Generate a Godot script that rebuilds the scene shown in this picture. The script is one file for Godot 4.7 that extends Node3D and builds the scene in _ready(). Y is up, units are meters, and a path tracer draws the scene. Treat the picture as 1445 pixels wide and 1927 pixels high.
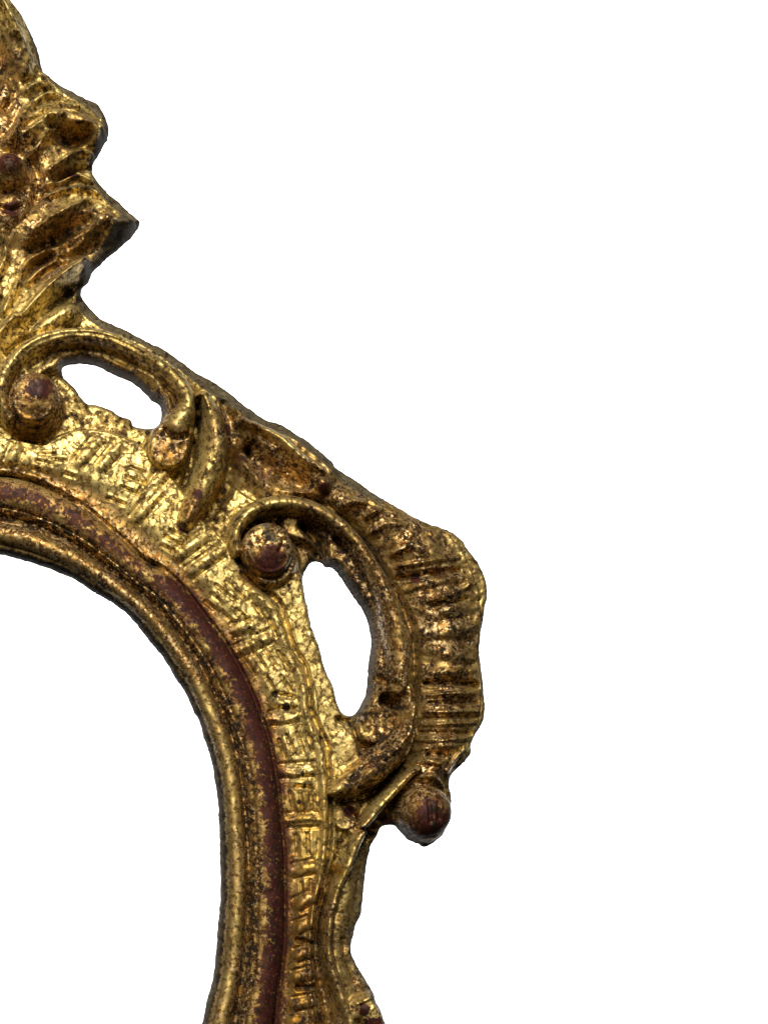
extends Node3D
# A corner of a carved, water-gilded rococo frame against a plain white background.
# The carving is one relief (heights over the frame's own plane) that is cut into its parts:
# every stroke below is a carved form with a centre line, half widths, a height and a profile.
# Lengths in the lists are in units of U metres; X runs right, Y runs down from the frame's top.

const U := 0.0002            # metres per unit
const MX := 722.5            # middle of the piece in units
const MY := 963.5
const ZR := 60.0             # height that lies in the plane z = 0
const DIST := 4000.0         # camera distance in units
const CX := 60.0             # foot of the camera's axis
const CY := 1450.0
const G := 1.05              # grid step
const X0 := -104.0
const Y0 := -40.0
const EDGE := 8.0            # height of the rim where the carving ends
const BACK := -22.0          # height of the flat back

var NX := 0
var NY := 0
var F := PackedFloat32Array()      # signed distance to the outline, inside positive
var H := PackedFloat32Array()      # height
var L := PackedInt32Array()        # part number
var BOLE := PackedFloat32Array()   # rubbed to the red clay
var DARKS := PackedFloat32Array()   # near-black spots, and shade painted into the moulding hollow
var WARM := PackedFloat32Array()   # amber toned leaf, also painted reflection under volutes and dimming lower down
var FRESH := PackedFloat32Array()  # well kept leaf (+) or worn leaf (-), some painted light and shade
var TONE := PackedFloat32Array()   # brown toning over the leaf, also painted shade
var GLOSS := PackedFloat32Array()  # polish of the bare clay
var CALM := PackedFloat32Array()   # smoothly scraped gesso
var ROUGH := PackedFloat32Array()  # lumpier carving
var GREY := PackedFloat32Array()   # dusty bare ground, and lit volute tops painted grey
var parts: Array = []              # [name, parent number, label]

func _ready():
	# ---------------------------------------------------------------- camera
	var cam := Camera3D.new()
	cam.name = "camera"
	cam.projection = Camera3D.PROJECTION_FRUSTUM
	cam.near = 0.05
	cam.far = 20.0
	var k := cam.near / DIST
	cam.size = 1927.0 * k
	cam.frustum_offset = Vector2((MX - CX) * k, (CY - MY) * k)
	cam.position = Vector3((CX - MX) * U, (MY - CY) * U, DIST * U)
	add_child(cam)
	# ---------------------------------------------------------------- room tone and exposure
	var env := Environment.new()
	env.background_mode = Environment.BG_COLOR
	env.background_color = Color(0.095, 0.095, 0.10)
	env.tonemap_mode = Environment.TONE_MAPPER_LINEAR
	env.tonemap_exposure = 1.0
	env.sdfgi_enabled = true
	env.ssao_enabled = true
	env.ssil_enabled = true
	var we := WorldEnvironment.new()
	we.name = "environment"
	we.environment = env
	add_child(we)
	# ---------------------------------------------------------------- lamps
	lamp("key_window_light", Vector3(-0.36, 0.76, 1.15), Vector3(-0.05, 0, 0), Vector2(0.95, 0.7), 4.5, Color(1.0, 0.965, 0.9))
	lamp("side_fill_light", Vector3(1.3, 0.5, 0.8), Vector3(0, 0, 0), Vector2(0.6, 0.9), 0.18, Color(0.92, 0.96, 1.0))
	for s in [-1.0, 1.0]:
		lamp("background_light", Vector3(0.30 + s * 1.25, 0.15, -1.1), Vector3(0.30 + s * 0.55, 0.1, -2.2), Vector2(0.5, 1.4), 7.5, Color(1, 1, 1))
	# ---------------------------------------------------------------- background
	background()
	# ---------------------------------------------------------------- the frame
	carve()
	build_frame()

func lamp(called: String, at: Vector3, target: Vector3, size: Vector2, energy: float, tint: Color):
	var l := AreaLight3D.new()
	l.name = called
	l.area_size = size
	l.area_normalize_energy = true
	l.light_energy = energy
	l.light_color = tint
	l.area_range = 6.0
	l.area_attenuation = 2.0
	l.shadow_enabled = true
	add_child(l, true)
	l.position = at
	l.look_at_from_position(at, target, Vector3.UP)

func background():
	var m := StandardMaterial3D.new()
	m.albedo_color = Color(0.95, 0.95, 0.95)
	m.roughness = 1.0
	m.metallic_specular = 0.0
	var b := BoxMesh.new()
	b.size = Vector3(4.2, 3.8, 0.01)
	b.material = m
	var o := MeshInstance3D.new()
	o.name = "background"
	o.mesh = b
	o.position = Vector3(0.34, 0.12, -2.2)
	o.set_meta("kind", "structure")
	o.set_meta("label", "plain pure white background behind the gilded frame")
	o.set_meta("category", "background")
	add_child(o)

# ================================================================== helpers for the relief

func part(called: String, parent := -1, label := "") -> int:
	parts.append([called, parent, label])
	return parts.size() - 1

func real(p: Vector2, h: float) -> Vector2:
	# the place of a point measured on the plane of height ZR when it lies at height h
	return Vector2(CX, CY) + (p - Vector2(CX, CY)) * (DIST - (h - ZR)) / DIST

func smooth_line(pts: Array, h: float, step: float, closed := false) -> Array:
	# Catmull-Rom through [x, y, w]; returns [Vector3(x, y, w)]
	var out: Array = []
	var n := pts.size()
	var v: Array = []
	for p in pts:
		var q := real(Vector2(p[0], p[1]), h)
		v.append(Vector3(q.x, q.y, p[2] if p.size() > 2 else 0.0))
	if n == 1:
		return [v[0], v[0] + Vector3(0.01, 0, 0)]
	for i in (n if closed else n - 1):
		var a: Vector3 = v[(i - 1 + n) % n] if closed else v[maxi(i - 1, 0)]
		var b: Vector3 = v[i]
		var c: Vector3 = v[(i + 1) % n]
		var d: Vector3 = v[(i + 2) % n] if closed else v[mini(i + 2, n - 1)]
		var m := maxi(1, int(ceil(Vector2(b.x - c.x, b.y - c.y).length() / step)))
		for j in m:
			out.append(b.cubic_interpolate(c, a, d, float(j) / m))
	if not closed:
		out.append(v[n - 1])
	return out

func shape_of(u: float, kind: int) -> float:
	# profiles across a stroke, u in 0..1
	if kind == 0:    # half round
		return sqrt(maxf(0.0, 1.0 - u * u))
	if kind == 1:    # soft swelling
		var q := 1.0 - u * u
		return q * q
	if kind == 2:    # flat top with steep sides
		var t := clampf((1.0 - u) / 0.35, 0.0, 1.0)
		return t * t * (3.0 - 2.0 * t)
	if kind == 3:    # sharp ridge
		return 1.0 - u
	# 4: plate with short sides
	var s := clampf((1.0 - u) / 0.12, 0.0, 1.0)
	return s * s * (3.0 - 2.0 * s)

# mode: 0 raise to a height (smooth union), 1 add, 2 bole, 3 dark spots and hollows, 4 warm, 5 fresh, 6 grey
func stroke(pts: Array, amount: float, kind: int, mode := 1, label := -1, foot := 20.0, at_h := -999.0, soft := 3.0):
	var h := at_h
	if h < -900.0:
		h = amount if mode == 0 else 85.0
	var widest := 0.0
	for p in pts:
		widest = maxf(widest, p[2])
	var line := smooth_line(pts, h, clampf(widest * 0.4, 4.0, 12.0))
	run(line, amount, kind, mode, label, foot, soft)

func run(line: Array, amount: float, kind: int, mode: int, label: int, foot: float, soft: float):
	var lo := Vector2(1e9, 1e9)
	var hi := -lo
	for p in line:
		lo = lo.min(Vector2(p.x - p.z, p.y - p.z))
		hi = hi.max(Vector2(p.x + p.z, p.y + p.z))
	var ia := clampi(int((lo.x - X0) / G) - 1, 0, NX - 1)
	var ib := clampi(int((hi.x - X0) / G) + 2, 0, NX - 1)
	var ja := clampi(int((lo.y - Y0) / G) - 1, 0, NY - 1)
	var jb := clampi(int((hi.y - Y0) / G) + 2, 0, NY - 1)
	var w := ib - ia + 1
	var hh := jb - ja + 1
	var best := PackedFloat32Array()
	best.resize(w * hh)
	best.fill(1.0)
	for s in line.size() - 1:
		var p: Vector3 = line[s]
		var q: Vector3 = line[s + 1]
		var dx := q.x - p.x
		var dy := q.y - p.y
		var dw := q.z - p.z
		var l2 := maxf(dx * dx + dy * dy, 1e-6)
		var reach := maxf(p.z, q.z)
		var sa := clampi(int((minf(p.x, q.x) - reach - X0) / G), ia, ib)
		var sb := clampi(int((maxf(p.x, q.x) + reach - X0) / G) + 1, ia, ib)
		var ta := clampi(int((minf(p.y, q.y) - reach - Y0) / G), ja, jb)
		var tb := clampi(int((maxf(p.y, q.y) + reach - Y0) / G) + 1, ja, jb)
		for j in range(ta, tb + 1):
			var ry := Y0 + j * G - p.y
			var at := (j - ja) * w - ia
			for i in range(sa, sb + 1):
				var rx := X0 + i * G - p.x
				var t := clampf((rx * dx + ry * dy) / l2, 0.0, 1.0)
				var ex := rx - t * dx
				var ey := ry - t * dy
				var ww := p.z + t * dw
				var u := (ex * ex + ey * ey) / (ww * ww)
				if u < best[at + i]:
					best[at + i] = u
	for j in range(ja, jb + 1):
		for i in range(ia, ib + 1):
			var u := best[(j - ja) * w + i - ia]
			if u >= 1.0:
				continue
			var n := j * NX + i
			if F[n] <= -3.0:
				continue
			var f := shape_of(sqrt(u), kind)
			match mode:
				0:
					var z := foot + (amount - foot) * f
					var d := z - H[n]
					if d > 0.0 and label >= 0:
						L[n] = label
					if d > soft:
						H[n] = z
					elif d > -soft:
						var e := (d + soft) * 0.5
						H[n] += e * e / soft
				1:
					H[n] += amount * f
					if label >= 0 and f > 0.25:
						L[n] = label
				2: BOLE[n] = maxf(BOLE[n], amount * f)
				3: DARKS[n] = maxf(DARKS[n], amount * f)
				4: WARM[n] = maxf(WARM[n], amount * f)
				5: FRESH[n] += amount * f
				6: GREY[n] = maxf(GREY[n], amount * f)
				9: CALM[n] = maxf(CALM[n], amount * f)
				8: TONE[n] = maxf(TONE[n], amount * f)
				7: ROUGH[n] = maxf(ROUGH[n], amount * f)

func ridge(pts: Array, amp: float, label := -1):
	stroke(pts, amp, 1, 1, label)

func between(a: Array, b: Array, t: float, share: float, n: int, from := 0.0, to := 1.0) -> Array:
	# a line between two lines, as wide as a share of the gap; both lists of Vector3
	var out: Array = []
	for i in n + 1:
		var s := from + (to - from) * float(i) / n
		var p := along(a, s)
		var q := along(b, s)
		var m := p.lerp(q, t)
		out.append(Vector3(m.x, m.y, p.distance_to(q) * share))
	return out

var reached := {}

func along(line: Array, s: float) -> Vector2:
	var key := line.size() * 7919 + int(line[0].x * 13.0) + int(line[0].y * 31.0)
	if not reached.has(key):
		var sums := PackedFloat32Array([0.0])
		for i in line.size() - 1:
			sums.append(sums[i] + Vector2(line[i].x - line[i + 1].x, line[i].y - line[i + 1].y).length())
		reached[key] = sums
	var sums: PackedFloat32Array = reached[key]
	var want := clampf(s, 0.0, 1.0) * sums[sums.size() - 1]
	var i := clampi(sums.bsearch(want) - 1, 0, line.size() - 2)
	var m: Vector3 = line[i].lerp(line[i + 1], (want - sums[i]) / maxf(sums[i + 1] - sums[i], 1e-5))
	return Vector2(m.x, m.y)

func outline(loops: Array):
	F.resize(NX * NY)
	F.fill(1e6)
	var reach := 20.0
	var cross: Array = []
	for j in NY:
		cross.append([])
	var wob := FastNoiseLite.new()
	wob.seed = 5
	wob.frequency = 0.045
	var wob2 := FastNoiseLite.new()
	wob2.seed = 6
	wob2.frequency = 0.2
	for loop in loops:
		var raw := smooth_line(loop, 30.0, 5.0, true)
		var line: Array = []
		for p in raw:
			line.append(Vector2(p.x + wob.get_noise_2d(p.x, p.y) * 1.5 + wob2.get_noise_2d(p.x, p.y) * 1.1, p.y + wob.get_noise_2d(p.x + 500.0, p.y) * 1.5 + wob2.get_noise_2d(p.x + 500.0, p.y) * 1.1))
		for s in line.size():
			var p: Vector2 = line[s]
			var q: Vector2 = line[(s + 1) % line.size()]
			var d := q - p
			var l2 := maxf(d.length_squared(), 1e-6)
			var sa := clampi(int((minf(p.x, q.x) - reach - X0) / G), 0, NX - 1)
			var sb := clampi(int((maxf(p.x, q.x) + reach - X0) / G) + 1, 0, NX - 1)
			var ta := clampi(int((minf(p.y, q.y) - reach - Y0) / G), 0, NY - 1)
			var tb := clampi(int((maxf(p.y, q.y) + reach - Y0) / G) + 1, 0, NY - 1)
			for j in range(ta, tb + 1):
				var ry := Y0 + j * G - p.y
				for i in range(sa, sb + 1):
					var rx := X0 + i * G - p.x
					var t := clampf((rx * d.x + ry * d.y) / l2, 0.0, 1.0)
					var e := (rx - t * d.x) * (rx - t * d.x) + (ry - t * d.y) * (ry - t * d.y)
					if e < F[j * NX + i]:
						F[j * NX + i] = e
			for j in range(maxi(0, int((minf(p.y, q.y) - Y0) / G) - 1), mini(NY, int((maxf(p.y, q.y) - Y0) / G) + 2)):
				var y := Y0 + j * G
				if (p.y <= y) != (q.y <= y):
					cross[j].append(p.x + (y - p.y) / (q.y - p.y) * (q.x - p.x))
	for j in NY:
		var c: Array = cross[j]
		c.sort()
		var inside := false
		var at := 0
		for i in NX:
			while at < c.size() and c[at] <= X0 + i * G:
				inside = not inside
				at += 1
			var n := j * NX + i
			F[n] = minf(sqrt(F[n]), reach) * (1.0 if inside else -1.0)

# ================================================================== the carving

func carve():
	NX = int((936.0 - X0) / G)
	NY = int((2062.0 - Y0) / G)
	var outer := [
		[-100, -26], [-60, -30], [-20, -22], [0, -10], [16, 0], [31, 19], [47, 37], [58, 58], [67, 77], [75, 100], [77, 113], [82, 129], [91, 139], [110, 153], [135, 167], [158, 180], [176, 187], [190, 198],
		[199, 214], [205, 232], [206, 247], [203, 260], [195, 270], [185, 291], [177, 302], [175, 316], [178, 328], [192, 346], [208, 363], [228, 380], [252, 402], [264, 414], [262, 423],
		[249, 441], [228, 461], [203, 481], [187, 497], [176, 508], [166, 528], [156, 539], [154, 551], [158, 561], [166, 572], [177, 584], [193, 599], [208, 605], [232, 616], [260, 630], [287, 645],
		[305, 652], [336, 673], [370, 698], [405, 717], [436, 739], [455, 756], [480, 773], [499, 787], [530, 797], [549, 808], [571, 822], [593, 839], [627, 867], [633, 878], [655, 892], [683, 910],
		[699, 923], [730, 942], [762, 961], [793, 978], [824, 989], [849, 998], [871, 1014], [886, 1036], [902, 1058], [914, 1082], [919, 1101], [920, 1120], [916, 1142], [912, 1170], [908, 1191], [905, 1223],
		[908, 1254], [911, 1282], [914, 1310], [915, 1341], [908, 1366], [896, 1384], [889, 1403], [888, 1419], [873, 1438], [854, 1456], [848, 1471], [852, 1503], [851, 1525], [847, 1546], [838, 1569],
		[823, 1584], [807, 1594], [798, 1594], [792, 1589], [772, 1582], [758, 1567], [746, 1555], [732, 1554], [718, 1559], [713, 1571], [705, 1583], [697, 1606], [691, 1640], [687, 1675], [684, 1705], [682, 1724],
		[673, 1740], [668, 1759], [662, 1781], [664, 1797], [673, 1816], [687, 1840], [705, 1869], [705, 1879], [716, 1900], [726, 1927], [738, 1960], [742, 1995], [732, 2030], [700, 2052],
		[600, 2054], [500, 2054], [400, 2054], [338, 2054], [352, 2018], [366, 1980], [383, 1927], [390, 1891], [398, 1862], [405, 1832], [408, 1797], [411, 1756], [415, 1716], [417, 1675], [416, 1621], [415, 1568],
		[412, 1510], [406, 1466], [399, 1429], [387, 1393], [377, 1358], [365, 1334], [350, 1302], [334, 1279], [312, 1241], [281, 1203], [250, 1164], [224, 1141], [199, 1125], [168, 1106], [140, 1088],
		[109, 1075], [69, 1060], [31, 1049], [0, 1042], [-50, 1036], [-100, 1034], [-100, 900], [-100, 700], [-100, 500], [-100, 300], [-100, 100]]
	var hole_a := [[118, 689], [131, 684], [156, 681], [184, 686], [202, 695], [230, 708], [255, 720], [274, 736], [287, 750], [303, 761], [305, 776], [302, 794], [290, 804], [265, 803], [252, 799], [247, 788], [224, 779], [212, 770], [187, 761], [165, 757], [153, 745], [140, 726], [128, 715], [120, 705]]
	var hole_b := [[590, 1056], [606, 1057], [615, 1066], [627, 1067], [637, 1076], [653, 1098], [668, 1123], [684, 1145], [695, 1170], [701, 1198], [701, 1220], [696, 1254], [694, 1285], [690, 1310], [681, 1328], [670, 1344], [658, 1346], [643, 1341], [636, 1325], [628, 1294], [618, 1272], [609, 1247], [600, 1213], [587, 1179], [581, 1148], [575, 1123], [571, 1095], [576, 1076], [582, 1064]]
	outline([outer, hole_a, hole_b])
	var total := NX * NY
	for a in [H, BOLE, DARKS, WARM, FRESH, GREY, ROUGH, TONE, CALM]:
		a.resize(total)
	H.fill(36.0)
	L.resize(total)

	# ---- parts
	var body := part("back_board")
	var mould := part("sight_moulding", -1, "inner oval moulding rubbed through to red clay")
	var frieze := part("frieze_band", -1, "pale gold band with chiselled hatching")
	var strip := part("side_strip")
	var crest := part("crest", -1, "leafy crest at the top of the frame")
	var spine := part("lower_spine")
	var low_leaf := part("lower_leaf")
	var spray := part("leaf_spray", -1, "reddish hollow leaf between the two scrolls")
	var shell := part("shell_edge", -1, "brown gold shell edge with crosswise flutes")

	# ---- leading lines
	var E := smooth_line([[-110, 1034], [-50, 1036], [0, 1042], [69, 1060], [140, 1088], [199, 1125], [250, 1164], [312, 1241], [350, 1302], [387, 1393], [406, 1466], [415, 1568], [417, 1675], [411, 1756], [405, 1832], [390, 1891], [366, 1980], [330, 2070]], 40.0, 4.0)
	var M := smooth_line([[-110, 884], [0, 887], [47, 894], [93, 911], [140, 937], [162, 950], [199, 981], [237, 1013], [271, 1045], [312, 1068], [353, 1108], [384, 1148], [425, 1202], [457, 1258], [477, 1300], [494, 1344], [511, 1393], [521, 1441], [528, 1490], [535, 1563], [539, 1608], [540, 1689], [539, 1770], [533, 1837], [525, 1905], [515, 1980], [496, 2070]], 80.0, 4.0)
	var O := smooth_line([[-110, 818], [0, 822], [100, 838], [170, 812], [240, 826], [300, 885], [350, 955], [400, 1000], [440, 1060], [490, 1105], [521, 1131], [535, 1163], [552, 1217], [574, 1256], [582, 1290], [584, 1327], [594, 1358], [606, 1383], [616, 1407], [618, 1446], [621, 1466], [622, 1527], [621, 1581], [611, 1646], [601, 1683], [593, 1724], [589, 1770], [590, 1820], [594, 1870], [600, 1927], [606, 2000], [600, 2070]], 80.0, 4.0)

	# ---- broad forms
	run(between(E, M, 0.5, 0.54, 90), 52.0, 4, 0, mould, 30.0, 2.0)
	run(between(M, O, 0.5, 0.56, 90), 72.0, 4, 0, frieze, 40.0, 2.0)
	stroke([[500, 1085, 40], [545, 1110, 45], [575, 1180, 38], [600, 1260, 36], [620, 1330, 34], [640, 1390, 36], [650, 1430, 36], [650, 1490, 34], [650, 1540, 30]], 68.0, 2, 0, strip, 40.0)
	stroke([[-60, -40, 120], [-40, 100, 120], [-10, 300, 170], [10, 420, 190], [20, 520, 150], [20, 620, 120]], 74.0, 1, 0, crest, 40.0)
	stroke([[660, 1570, 34], [645, 1640, 44], [640, 1700, 46], [630, 1780, 40], [640, 1860, 44], [660, 1930, 50], [660, 2040, 60]], 66.0, 1, 0, spine, 40.0)
	stroke([[430, 790, 60], [490, 850, 75], [550, 880, 80], [600, 905, 60]], 80.0, 1, 0, spray, 40.0)
	stroke([[640, 935, 40], [690, 960, 50], [760, 1010, 66], [815, 1070, 72], [838, 1150, 74], [842, 1250, 70], [842, 1330, 70], [832, 1400, 58], [805, 1460, 46]], 84.0, 1, 0, shell, 42.0)

	carve_moulding(E, M, mould)
	carve_frieze(M, O, frieze)
	carve_crest(crest)
	carve_scroll_a()
	carve_spray(spray)
	carve_scroll_b()
	carve_shell(shell)
	carve_lower(spine, low_leaf)
	paint(E, M, O)
	finish()

func carve_moulding(E: Array, M: Array, mould: int):
	run(between(E, M, 0.24, 0.15, 240), 74.0, 0, 0, mould, 36.0, 3.0)          # inner bead
	run(between(E, M, 0.47, 0.1, 240), -8.0, 1, 1, -1, 0.0, 0.0)               # hollow between the beads
	run(between(E, M, 0.72, 0.235, 140), 86.0, 0, 0, mould, 46.0, 4.0)         # upper bead
	run(between(E, M, 0.56, 0.03, 240), -5.0, 1, 1, -1, 0.0, 0.0)
	run(between(E, M, 0.985, 0.05, 240), -12.0, 1, 1, -1, 0.0, 0.0)             # seam along the frieze

func carve_frieze(M: Array, O: Array, frieze: int):
	run(between(M, O, 0.12, 0.26, 90), -9.0, 1, 1, -1, 0.0, 0.0)              # hollow rising from the seam
	run(between(M, O, 0.58, 0.40, 90), 7.0, 1, 1, -1, 0.0, 0.0)
	run(between(M, O, 0.87, 0.12, 240, 0.42, 1.0), 13.0, 1, 1, -1, 0.0, 0.0)  # rim of the band
	run(between(M, O, 1.02, 0.08, 240, 0.40, 0.80), -18.0, 1, 1, -1, 0.0, 0.0)  # groove outside it
	# raised fillets across the band, cut free on both sides
	for f in [
		[[20, 868, 10], [34, 838, 10]], [[149, 871, 12], [166, 848, 13], [186, 826, 11]], [[190, 880, 11], [206, 858, 12], [226, 836, 10]], [[271, 934, 12], [290, 912, 13], [312, 888, 11]], [[257, 976, 11], [278, 950, 12], [300, 924, 11]],
		[[334, 1047, 12], [360, 1027, 13], [388, 1008, 11]], [[359, 1076, 12], [388, 1056, 13], [418, 1037, 11]], [[440, 1186, 9], [474, 1178, 9]], [[448, 1226, 9], [480, 1209, 10], [511, 1198, 9]],
		[[512, 1352, 9], [536, 1356, 10], [560, 1346, 9]], [[530, 1452, 9], [560, 1456, 10], [590, 1448, 9]], [[545, 1545, 9], [575, 1540, 9], [600, 1542, 8]], [[556, 1640, 17], [592, 1632, 15]], [[562, 1704, 13], [586, 1690, 13]],
		[[560, 1748, 13], [582, 1738, 13]], [[560, 1800, 13], [584, 1792, 13]], [[556, 1842, 12], [586, 1832, 12]], [[556, 1892, 13], [592, 1884, 13]]]:
		var k := part("fillet", frieze)
		ridge(f, 5.0, k)
		var p := Vector2(f[0][0], f[0][1])
		var q := Vector2(f[-1][0], f[-1][1])
		var t := (q - p).normalized().orthogonal() * 14.0
		for o in [-1.0, 1.0]:
			ridge([[p.x + t.x * o, p.y + t.y * o, 6], [q.x + t.x * o, q.y + t.y * o, 7]], -4.5)
	# groups of short cuts along it
	for c in [
		[62, 879, 91, 891], [70, 866, 98, 872], [74, 853, 104, 854], [100, 862, 124, 866], [246, 878, 272, 888], [239, 897, 275, 909], [229, 915, 266, 932], [203, 935, 235, 948], [122, 890, 142, 896],
		[321, 997, 357, 1016], [312, 1010, 345, 1028], [305, 1025, 333, 1040], [398, 1116, 420, 1136], [407, 1100, 439, 1127], [427, 1094, 463, 1130], [388, 1130, 404, 1144], [418, 1150, 440, 1170], [446, 1146, 470, 1170],
		[470, 1212, 500, 1256], [490, 1207, 520, 1252], [457, 1232, 482, 1268], [478, 1136, 500, 1164], [508, 1166, 522, 1196], [524, 1226, 546, 1262], [500, 1270, 518, 1300], [530, 1272, 548, 1300],
		[541, 1384, 556, 1420], [560, 1379, 572, 1416], [579, 1378, 588, 1412], [528, 1392, 540, 1424], [548, 1490, 556, 1526], [566, 1494, 572, 1530], [585, 1490, 588, 1524], [560, 1572, 562, 1610], [580, 1570, 582, 1606],
		[568, 1662, 570, 1684], [586, 1656, 586, 1680]]:
		var t := Vector2(c[2] - c[0], c[3] - c[1]).normalized().orthogonal() * 6.5
		ridge([[c[0], c[1], 5], [c[2], c[3], 5.5]], -4.8)
		ridge([[c[0] + t.x, c[1] + t.y, 5], [c[2] + t.x, c[3] + t.y, 5]], 1.5)
	# deeper nicks where the chisel slipped
	ridge([[562, 1770, 8], [586, 1776, 8]], -14.0)
	ridge([[562, 1860, 8], [592, 1858, 8]], -14.0)
	ridge([[520, 1306, 8], [552, 1312, 8]], -10.0)
	ridge([[524, 1332, 9], [552, 1336, 9]], -10.0)
	ridge([[560, 1482, 9], [586, 1484, 9]], -12.0)

func lined(pts: Array, w: float, amp: float, label := -1):
	var line: Array = []
	for p in pts:
		line.append(Vector3(p.x, p.y, w))
	run(line, amp, 1, 1, label, 0.0, 0.0)

func carve_crest(crest: int):
	var a := part("leaf_lobe", crest)
	stroke([[-10, -40, 60], [14, 20, 50], [34, 90, 36], [48, 128, 26]], 92.0, 1, 0, a, 40.0)
	ridge([[-8, -12, 12], [18, 26, 12], [38, 68, 13], [60, 108, 12]], 19.8)
	ridge([[24, 66, 9], [38, 72, 8]], 19.8)
	ridge([[-20, 60, 22], [0, 112, 18], [-10, 150, 22]], -36.3)
	ridge([[10, 120, 12], [28, 165, 12], [12, 200, 14]], -16.5)
	ridge([[52, 165, 12], [68, 150, 10], [90, 150, 9]], 23.1)
	var b := part("leaf_lobe", crest)
	stroke([[20, 262, 40], [80, 222, 50], [140, 222, 46], [178, 240, 26]], 98.0, 1, 0, b, 42.0)
	ridge([[24, 268, 10], [42, 216, 11], [68, 186, 11], [97, 167, 10], [122, 180, 9], [152, 200, 8]], 26.4)
	ridge([[108, 186, 9], [125, 197, 10], [148, 202, 7]], 19.8)
	ridge([[100, 232, 16], [126, 250, 20], [168, 246, 17]], -49.5)
	ridge([[60, 288, 9], [84, 258, 10], [103, 238, 9], [118, 220, 8]], 24.8)
	ridge([[46, 240, 10], [70, 222, 10], [90, 205, 8]], -19.8)
	ridge([[92, 318, 9], [126, 290, 10], [158, 276, 9], [184, 284, 8]], 28.0)
	ridge([[106, 331, 11], [138, 312, 12], [172, 297, 9]], -36.3)
	ridge([[86, 346, 9], [114, 336, 10], [148, 323, 9], [171, 331, 8]], 24.8)
	ridge([[190, 228, 9], [201, 248, 8]], 19.8)
	var c := part("leaf_lobe", crest)
	stroke([[30, 430, 70], [110, 412, 70], [180, 408, 46], [236, 414, 22], [256, 416, 10]], 96.0, 1, 0, c, 40.0)
	ridge([[86, 368, 8], [126, 350, 8], [164, 345, 8], [190, 360, 8], [212, 386, 8], [234, 406, 7]], 21.4)
	ridge([[70, 436, 9], [108, 412, 12], [140, 390, 13], [168, 372, 11]], 29.7)
	ridge([[70, 388, 18], [88, 384, 15]], 19.8)
	ridge([[58, 464, 13], [100, 444, 19], [140, 424, 22], [170, 412, 18]], -38.0)
	ridge([[176, 400, 12], [204, 392, 12]], -14.0)
	ridge([[40, 520, 14], [66, 492, 16], [96, 474, 13]], -26.0)
	ridge([[116, 480, 10], [150, 468, 12], [184, 448, 11]], -16.0)
	ridge([[128, 470, 6], [144, 461, 8], [158, 448, 6]], 14.0)
	ridge([[100, 420, 12], [84, 400, 12]], 9.0)
	ridge([[186, 372, 12], [206, 398, 12], [200, 420, 10]], 12.0)
	ridge([[196, 448, 10], [216, 425, 12], [206, 440, 10]], 13.2)
	var d := part("leaf_lobe", crest)
	stroke([[-10, 640, 40], [40, 590, 52], [100, 530, 46], [140, 505, 30], [160, 490, 16]], 86.0, 1, 0, d, 44.0)
	ridge([[8, 588, 9], [28, 545, 10], [46, 506, 9], [58, 488, 8], [88, 470, 7]], 29.7)
	ridge([[40, 600, 9], [74, 562, 11], [108, 530, 11], [140, 505, 9], [165, 489, 7]], 31.3)
	ridge([[56, 536, 9], [92, 504, 9], [128, 487, 8]], -19.8)
	ridge([[84, 585, 9], [110, 560, 12], [134, 536, 13], [152, 520, 9]], -33.0)
	ridge([[-20, 560, 11], [-6, 520, 11], [12, 480, 10], [4, 440, 10]], 23.1)
	ridge([[-10, 640, 10], [14, 612, 10], [30, 596, 8]], 19.8)
	ridge([[-30, 620, 10], [-14, 590, 10], [0, 560, 9]], -19.8)
	ridge([[20, 660, 12], [50, 635, 12], [78, 622, 8]], -23.1)
	stroke([[70, 622, 20], [104, 600, 34], [128, 584, 26]], 86.0, 1, 0, d, 46.0)
	ridge([[132, 566, 8], [138, 584, 8], [134, 602, 8]], 8.0)
	ridge([[60, 296, 15], [74, 340, 16], [66, 384, 15]], -23.1)
	var r := part("bead", crest, "worn dark bead in the middle of the crest")
	stroke([[16, 316, 42]], 112.0, 2, 0, r, 50.0)
	stroke([[18, 314, 32]], 152.0, 0, 0, r, 80.0, 126.0)
	ridge([[18, 316, 11]], -16.5)
	var r2 := part("bead", crest)
	stroke([[8, 398, 44], [26, 388, 36]], 112.0, 0, 0, r2, 60.0)
	ridge([[0, 352, 8], [24, 356, 8], [46, 344, 8]], 13.2)
	ridge([[2, 396, 9], [24, 402, 9], [40, 392, 7]], -14.8)

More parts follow.
